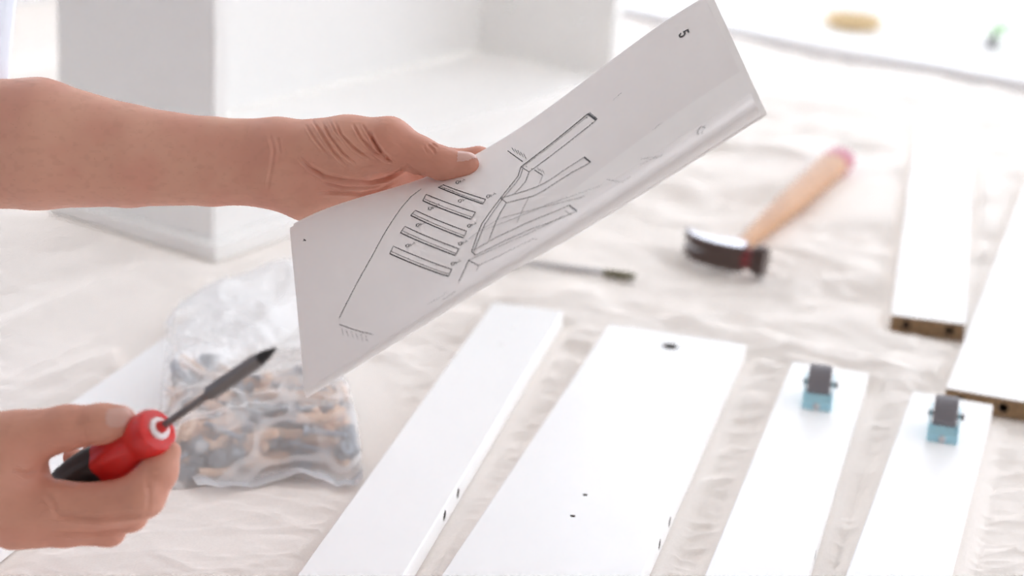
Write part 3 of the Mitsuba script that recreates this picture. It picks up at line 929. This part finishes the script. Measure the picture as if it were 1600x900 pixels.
# ------------------------------------------------------------------ claw hammer and slim screwdriver on the cloth
def oval_sweep(stations, seg=24):
    """Along +x: (x, half width in y, half height in z)."""
    th = np.linspace(0, 2 * np.pi, seg, endpoint=False)
    V = A([[[x, a * math.cos(t), b * math.sin(t)] for t in th] for x, a, b in stations])
    n = len(stations)
    i = np.arange(n * seg).reshape(n, seg)
    f = np.stack([i[:-1], np.roll(i, -1, 1)[:-1], np.roll(i, -1, 1)[1:], i[1:]], -1).reshape(-1, 4)
    F = np.vstack([f[:, [0, 2, 1]], f[:, [0, 3, 2]]])
    v = np.vstack([V.reshape(-1, 3), [[stations[0][0], 0, 0]], [[stations[-1][0], 0, 0]]])
    a, b = i[0], i[-1]
    F = np.vstack([F, np.stack([np.full(seg, n * seg), np.roll(a, -1), a], 1)[:, ::-1][:, [0, 2, 1]], np.stack([np.full(seg, n * seg + 1), b, np.roll(b, -1)], 1)[:, ::-1][:, [0, 2, 1]]])
    q = trimesh.Trimesh(v, F, process=False)
    q.fix_normals()
    return q


def lie(p, q, r, wide=.012):
    """The height at which a rod of radius r from p to q rests on the cloth."""
    t = np.linspace(0, 1, 60)[:, None]
    P = A(p)[None, :2] * (1 - t) + A(q)[None, :2] * t
    d = A([q[1] - p[1], p[0] - q[0]])
    d /= np.linalg.norm(d)
    P = np.concatenate([P + d * k * wide for k in (-1, -.5, 0, .5, 1)])
    return float(np.percentile(cloth_height(P[:, 0], P[:, 1]), 93)) + r


def hammer():
    key = new_thing('hammer', 'claw hammer with dark head and pink-ended wooden handle lying on the cloth', 'hammer')
    o, e = gz(1143, 408, .016), gz(1312, 256, .016)
    o[2] = max(lie(o, e, .0125, .02), lie(o + (o - e) * .05, o, .014, .05))
    e[2] = o[2]
    m = frame(o, e - o)
    L = np.linalg.norm(e - o)
    put(key + '__handle', xf(oval_sweep([(-.012, .0065, .006), (.02, .0062, .0065), (.06, .0080, .0085), (.12, .0104, .0105), (.18, .0138, .0115), (L - .062, .0165, .0125), (L - .034, .0172, .0130)]), m), 'handle_wood', 40)
    k = put(key + '__handle_end', xf(oval_sweep([(L - .035, .0174, .0132), (L - .018, .0184, .0140), (L - .006, .0180, .0136), (L - .001, .0150, .0115), (L, .010, .007)]), m), 'handle_pink', 40)
    labels[k] = {'label': 'glossy pink handle end'}
    # head in the plane of the handle: y < 0 is the face side, y > 0 the claw
    out = [(-.013, -.014), (-.014, -.004), (-.013, .012), (-.009, .026), (-.002, .040), (.010, .050), (.018, .054), (.0195, .052), (.014, .045), (.007, .035), (.004, .026), (.007, .014), (.010, .004), (.009, -.008), (.006, -.014)]
    body = m3.CrossSection([out[::-1]]).extrude(.024).translate([0, 0, -.012])
    if body.volume() <= 0 or body.is_empty():
        body = m3.CrossSection([out]).extrude(.024).translate([0, 0, -.012])
    slot = m3.Manifold.batch_hull([m3.Manifold.cube([.05, .001, .0012]).translate([-.02, .022, -.0006]), m3.Manifold.cube([.06, .001, .007]).translate([-.02, .060, -.0035])])
    put(key + '__claw', xf(tm(body - slot), m), 'hammer_head', 20)
    top = m3.CrossSection([out[::-1]]) if m3.CrossSection([out[::-1]]).area() > 0 else m3.CrossSection([out])
    k = put(key + '__cheek', xf(tm(top.offset(-.0016, m3.JoinType.Round).extrude(.0006).translate([0, 0, .0118]) - slot), m), 'bright_steel', 20)
    labels[k] = {'label': 'polished steel cheek'}
    nk = along(lathe([(0, 0), (.0105, 0), (.0105, .006), (.0120, .0105), (0, .0105)], 24), [-.004, -.012, 0], [-.004, -1.02, 0])
    k = put(key + '__neck', xf(nk, m), 'hammer_red', 40)
    labels[k] = {'label': 'dark red painted neck'}
    put(key + '__face', xf(along(lathe([(0, 0), (.0130, 0), (.0142, .002), (.0142, .010), (.0130, .012), (0, .0125)], 28), [-.004, -.0225, 0], [-.004, -1.03, 0]), m), 'hammer_head', 40)


hammer()


def slim_driver():
    key = new_thing('screwdriver', 'slim screwdriver with a dark flat tip lying on the cloth behind the booklet', 'screwdriver')
    p, q = gz(838, 415, .012), gz(992, 441, .008)
    p[2] = q[2] = lie(p + (p - q) * .7, q, .0035)
    m = frame(p, q - p, z=[0, 0, 1])
    L = np.linalg.norm(q - p)
    put(key + '__shaft', xf(oval_sweep([(-.02, .0028, .0028), (L * .70, .0028, .0028)]), m), 'steel', 40)
    k = put(key + '__tip', xf(oval_sweep([(L * .68, .0030, .0030), (L * .80, .0042, .0036), (L * .95, .0052, .0030), (L, .0050, .0016)]), m), 'olive_steel', 40)
    put(key + '__handle', xf(oval_sweep([(-.105, .007, .007), (-.10, .011, .0105), (-.06, .0115, .011), (-.03, .0095, .009), (-.018, .006, .006)]), m), 'olive_steel', 40)


slim_driver()


# ------------------------------------------------------------------ bag of fittings
from scipy.interpolate import PchipInterpolator
BAG_L = [gz(x, y, .008)[:2] for x, y in ((268, 752), (252, 700), (254, 620), (260, 550), (258, 512))]
BAG_R = [gz(x, y, .006)[:2] for x, y in ((566, 738), (556, 680), (530, 610), (508, 545), (500, 455))]
BAG_N = [gz(x, y, .004)[:2] for x, y in ((268, 752), (345, 748), (440, 736), (520, 744), (566, 738))]
BAG_F = [gz(x, y, .012)[:2] for x, y in ((258, 512), (302, 474), (362, 470), (450, 440), (500, 455))]


def edge(P, t):
    return PchipInterpolator(np.linspace(0, 1, len(P)), A(P))(t)


def bag_xy(s, t):
    """Coons patch: s from left to right, t from near to far."""
    c00, c10, c01, c11 = BAG_N[0], BAG_N[-1], BAG_F[0], BAG_F[-1]
    s_, t_ = s[..., None], t[..., None]
    return (1 - t_) * edge(BAG_N, s) + t_ * edge(BAG_F, s) + (1 - s_) * edge(BAG_L, t) + s_ * edge(BAG_R, t) - ((1 - s_) * (1 - t_) * c00 + s_ * (1 - t_) * c10 + (1 - s_) * t_ * c01 + s_ * t_ * c11)


O0, D0, HL0, HW0 = FOOT[6]


def bag_floor(xy):
    w = np.abs(-(xy[..., 0] - O0[0]) * D0[1] + (xy[..., 1] - O0[1]) * D0[0]) - HW0
    return .0008 + (TH) * np.clip(1 - w / .02, 0, 1) ** 1.0


def pile(s, t):
    e = np.clip(np.minimum(s, 1 - s) / .14, 0, 1)
    near = np.clip(t / .10, 0, 1)
    far = 1 / (1 + np.exp((t - .50) / .055))
    return .036 * np.sqrt(e * (2 - e)) * np.sqrt(near * (2 - near)) * far * (.85 + .3 * meshkit.fbm(np.stack([s * 3, t * 3, 0 * s], -1), 2, 40))


def bag():
    key = new_thing('plastic_bag', 'clear plastic bag full of screws and wooden dowels below the booklet', 'bag')
    n = 150
    s, t = np.meshgrid(np.linspace(0, 1, n), np.linspace(0, 1, n), indexing='ij')
    xy = bag_xy(s, t)
    e = np.clip(np.minimum(np.minimum(s, 1 - s), np.minimum(t, 1 - t)) / .08, 0, 1)
    P = np.concatenate([xy, 0 * s[..., None]], -1)
    W = P + .02 * np.stack([meshkit.fbm(P * 20, 2, 61) - .5, meshkit.fbm(P * 20, 2, 62) - .5, 0 * s], -1)
    cr = ridged(W * 22, 63, 2) ** 2 * .007 + ridged(W * 55, 64, 2) ** 2 * .003 + ridged(W * 120, 66, 1) ** 2 * .0010
    up = np.clip((t - .5) / .2, 0, 1)
    base = bag_floor(xy)
    z = base + .0006 + pile(s, t) + e * (.004 + (.006 + .010 * up) * meshkit.fbm(P * 9, 2, 65) * up + cr)
    z += .014 * np.clip((t - .86) / .14, 0, 1) * (.4 + .6 * meshkit.fbm(P * 14, 2, 67))
    v1, f1 = grid_mesh(np.concatenate([xy, z[..., None]], -1))
    zb = base + .0003 + .014 * np.clip((t - .86) / .14, 0, 1) * (.4 + .6 * meshkit.fbm(P * 14, 2, 67)) * (1 - e)
    v2, f2 = grid_mesh(np.concatenate([xy, np.minimum(zb, z - .0003)[..., None]], -1))
    i = np.arange(n * n).reshape(n, n)
    rim = np.concatenate([i[0, :], i[1:, -1], i[-1, -2::-1], i[-2:0:-1, 0]])
    k = np.roll(rim, -1)
    q = np.stack([rim, k, k + n * n, rim + n * n], 1)
    tri = lambda f: np.vstack([f[:, [0, 1, 2]], f[:, [0, 2, 3]]])
    put(key + '__front_film', trimesh.Trimesh(v1, tri(f1), process=False), 'plastic', True)
    used = np.vstack([v1, v2])
    put(key + '__back_film', trimesh.Trimesh(used, np.vstack([tri(f2[:, ::-1]) + n * n, tri(q)]), process=False), 'clear_plastic', 60)
    # the welded seam along the near edge
    ss = np.linspace(.12, 1, 90)
    rows = []
    for a in np.linspace(0, 1, 7):
        p = bag_xy(ss, 0 * ss)
        q0 = bag_xy(ss, 0 * ss + .05)
        d = p - q0
        d /= np.linalg.norm(d, axis=1, keepdims=True)
        r = p + d * .019 * (a - .35)
        zz = .0055 + .0035 * np.sin(ss * 13) + (.003 + .0015 * np.sin(ss * 23 + 1)) * (a - .2) + .0006 * np.sin(ss * 47)
        rows.append(np.concatenate([r, (np.maximum(zz, .001) + np.clip(bag_floor(r) - .0008, 0, 1) * .9)[:, None]], -1))
    k = put(key + '__seam', solid_sheet(A(rows), .0006, 1), 'plastic_white', True)
    labels[k] = {'label': 'milky welded seam'}


def capsule_dist(a0, a1, b0, b1):
    t = np.linspace(0, 1, 7)[:, None]
    A_, B_ = a0 + t * (a1 - a0), b0[:, None] + t * (b1 - b0)[:, None]
    return np.sqrt(((A_[None, :, None] - B_[:, None]) ** 2).sum(-1)).min((1, 2))


def fittings():
    rng = np.random.default_rng(7)
    dowel = ply(lathe([(0, -.0125), (.0027, -.0125), (.0034, -.0118), (.0034, .0118), (.0027, .0125), (0, .0125)], 16), 'mat_dowel_wood', 40)
    longd = ply(lathe([(0, -.0260), (.0034, -.0260), (.0042, -.0250), (.0042, .0250), (.0034, .0260), (0, .0260)], 16), 'mat_dowel_wood', 40)
    pr = [(0, -.0165), (.0010, -.0160)]
    for z in np.arange(-.0150, .0100, .0016):
        pr += [(.0024, z), (.0017, z + .0008)]
    screw = ply(lathe(pr + [(.0024, .0115), (.0048, .0140), (.0048, .0150), (.0030, .0158), (0, .0155)], 14), 'mat_screw_steel', 40)
    cam = ply(lathe([(0, -.0050), (.0058, -.0050), (.0062, -.0044), (.0062, -.0020), (.0054, -.0015), (.0054, .0015), (.0062, .0020), (.0062, .0044), (.0056, .0050), (.0020, .0050), (.0018, .0035), (0, .0035)], 20), 'mat_cam_zinc', 40)
    kinds = [('wooden_dowel', dowel, .0125, .0035, 90, 'wooden dowel among the fittings in the plastic bag', 'dowel', 'wooden dowels in the plastic bag'),
             ('wooden_dowel', longd, .0260, .0043, 10, 'long wooden dowel among the fittings in the plastic bag', 'dowel', 'long wooden dowels in the plastic bag'),
             ('steel_screw', screw, .0160, .0040, 46, 'grey steel screw among the fittings in the plastic bag', 'screw', 'steel screws in the plastic bag'),
             ('cam_nut', cam, .0050, .0061, 36, 'round grey cam nut among the fittings in the plastic bag', 'cam nut', 'cam nuts in the plastic bag')]
    left = {i: k[4] for i, k in enumerate(kinds)}
    gs, gt = np.meshgrid(np.linspace(0, 1, 60), np.linspace(0, 1, 60), indexing='ij')
    from scipy.spatial import cKDTree
    kd, gst = cKDTree(bag_xy(gs, gt).reshape(-1, 2)), np.stack([gs.ravel(), gt.ravel()], 1)
    B0_, B1_, R_ = np.zeros((0, 3)), np.zeros((0, 3)), np.zeros(0)
    for tries in range(9000):
        live = [i for i in left if left[i] > 0]
        if not live:
            break
        w = A([left[i] for i in live], float)
        i = int(rng.choice(live, p=w / w.sum()))
        name, d, hl, r, _, lab, cat, grp = kinds[i]
        if i == 1 and tries < 4000 and left[1] > 4:
            s, t = rng.uniform(.25, .85), rng.uniform(.07, .2)
        else:
            s, t = rng.uniform(.06, .95), rng.uniform(.05, .52)
        s, t = A(s), A(t)
        xy = bag_xy(s, t)
        top = float(pile(s, t)) - .001
        lo = float(bag_floor(xy)) + .0008 + r
        if top < 2 * r:
            continue
        level = (tries / 9000) ** .6
        z = lo + (top - 2 * r) * np.clip(rng.uniform(level - .25, level + .15), 0, 1)
        yaw, tilt = rng.uniform(0, 2 * np.pi), rng.normal(0, .22)
        if i == 1:
            yaw = rng.normal(-.2, .25)
        ax = A([math.cos(yaw) * math.cos(tilt), math.sin(yaw) * math.cos(tilt), math.sin(tilt)])
        if cat == 'cam nut':
            ax = rng.normal(0, 1, 3)
            ax /= np.linalg.norm(ax)
        p = A([xy[0], xy[1], z])
        h = hl - .6 * r
        a, b = p - ax * h, p + ax * h
        bad = False
        for e in (a - ax * r, b + ax * r):
            if e[2] - r * .8 < float(bag_floor(e)) + .0008:
                bad = True
            se, te = gst[kd.query(e[:2])[1]]
            if min(se, 1 - se, te) < .035 or e[2] > float(bag_floor(e)) + float(pile(A(se), A(te))) + .001:
                bad = True
        if bad or (len(R_) and (capsule_dist(a, b, B0_, B1_) < (R_ + r) * .86).any()):
            continue
        B0_, B1_, R_ = np.vstack([B0_, a]), np.vstack([B1_, b]), np.append(R_, r)
        left[i] -= 1
        key = put_copy(name, d, T(along_matrix(p, ax)))
        labels[key] = {'label': lab, 'category': cat, 'group': grp}


def along_matrix(p, z):
    x = np.cross(z, [0.3, 0.9, 0.31])
    x /= np.linalg.norm(x)
    m = np.eye(4)
    m[:3, 0], m[:3, 1], m[:3, 2], m[:3, 3] = x, np.cross(z, x), z, p
    return m


fittings()
bag()


# ------------------------------------------------------------------ out on the terrace
def terrace_things():
    p = gz(1332, 44, -.03)
    k = put('clay_bowl', xf(lathe([(0, .003), (.025, .003), (.042, .014), (.044, .020), (.048, .020), (.046, .010), (.030, 0), (0, 0)], 40), trimesh.transformations.translation_matrix(p)), 'clay', 40)
    labels[k] = {'label': 'tan clay bowl outside beyond the window rail', 'category': 'bowl'}
    p = gz(1548, 76, -.03)
    key = new_thing('potted_plant', 'tiny dark pot with a few green leaves outside the window', 'plant')
    put(key + '__pot', xf(lathe([(0, 0), (.008, 0), (.0115, .018), (.010, .018), (.0095, .014), (0, .014)], 24), trimesh.transformations.translation_matrix(p)), 'dark_pot', 40)
    rng = np.random.default_rng(3)
    for j in range(5):
        a = -.6 + .45 * j + rng.uniform(-.1, .1)
        d = A([math.cos(a), math.sin(a), 0])
        ts = np.linspace(0, 1, 9)
        mid = p + A([0, 0, .014]) + d * (ts * .045)[:, None] + np.outer(np.sin(ts * 2.2) * .022, [0, 0, 1])
        w = .008 * np.sin(np.pi * np.clip(ts, .02, .98)) ** .7
        sd = A([-d[1], d[0], 0])
        put(key + '__leaf', solid_sheet(np.stack([mid - sd * w[:, None], mid + [0, 0, .0015], mid + sd * w[:, None]], 1), .0005, 1), 'leaf', True)


terrace_things()
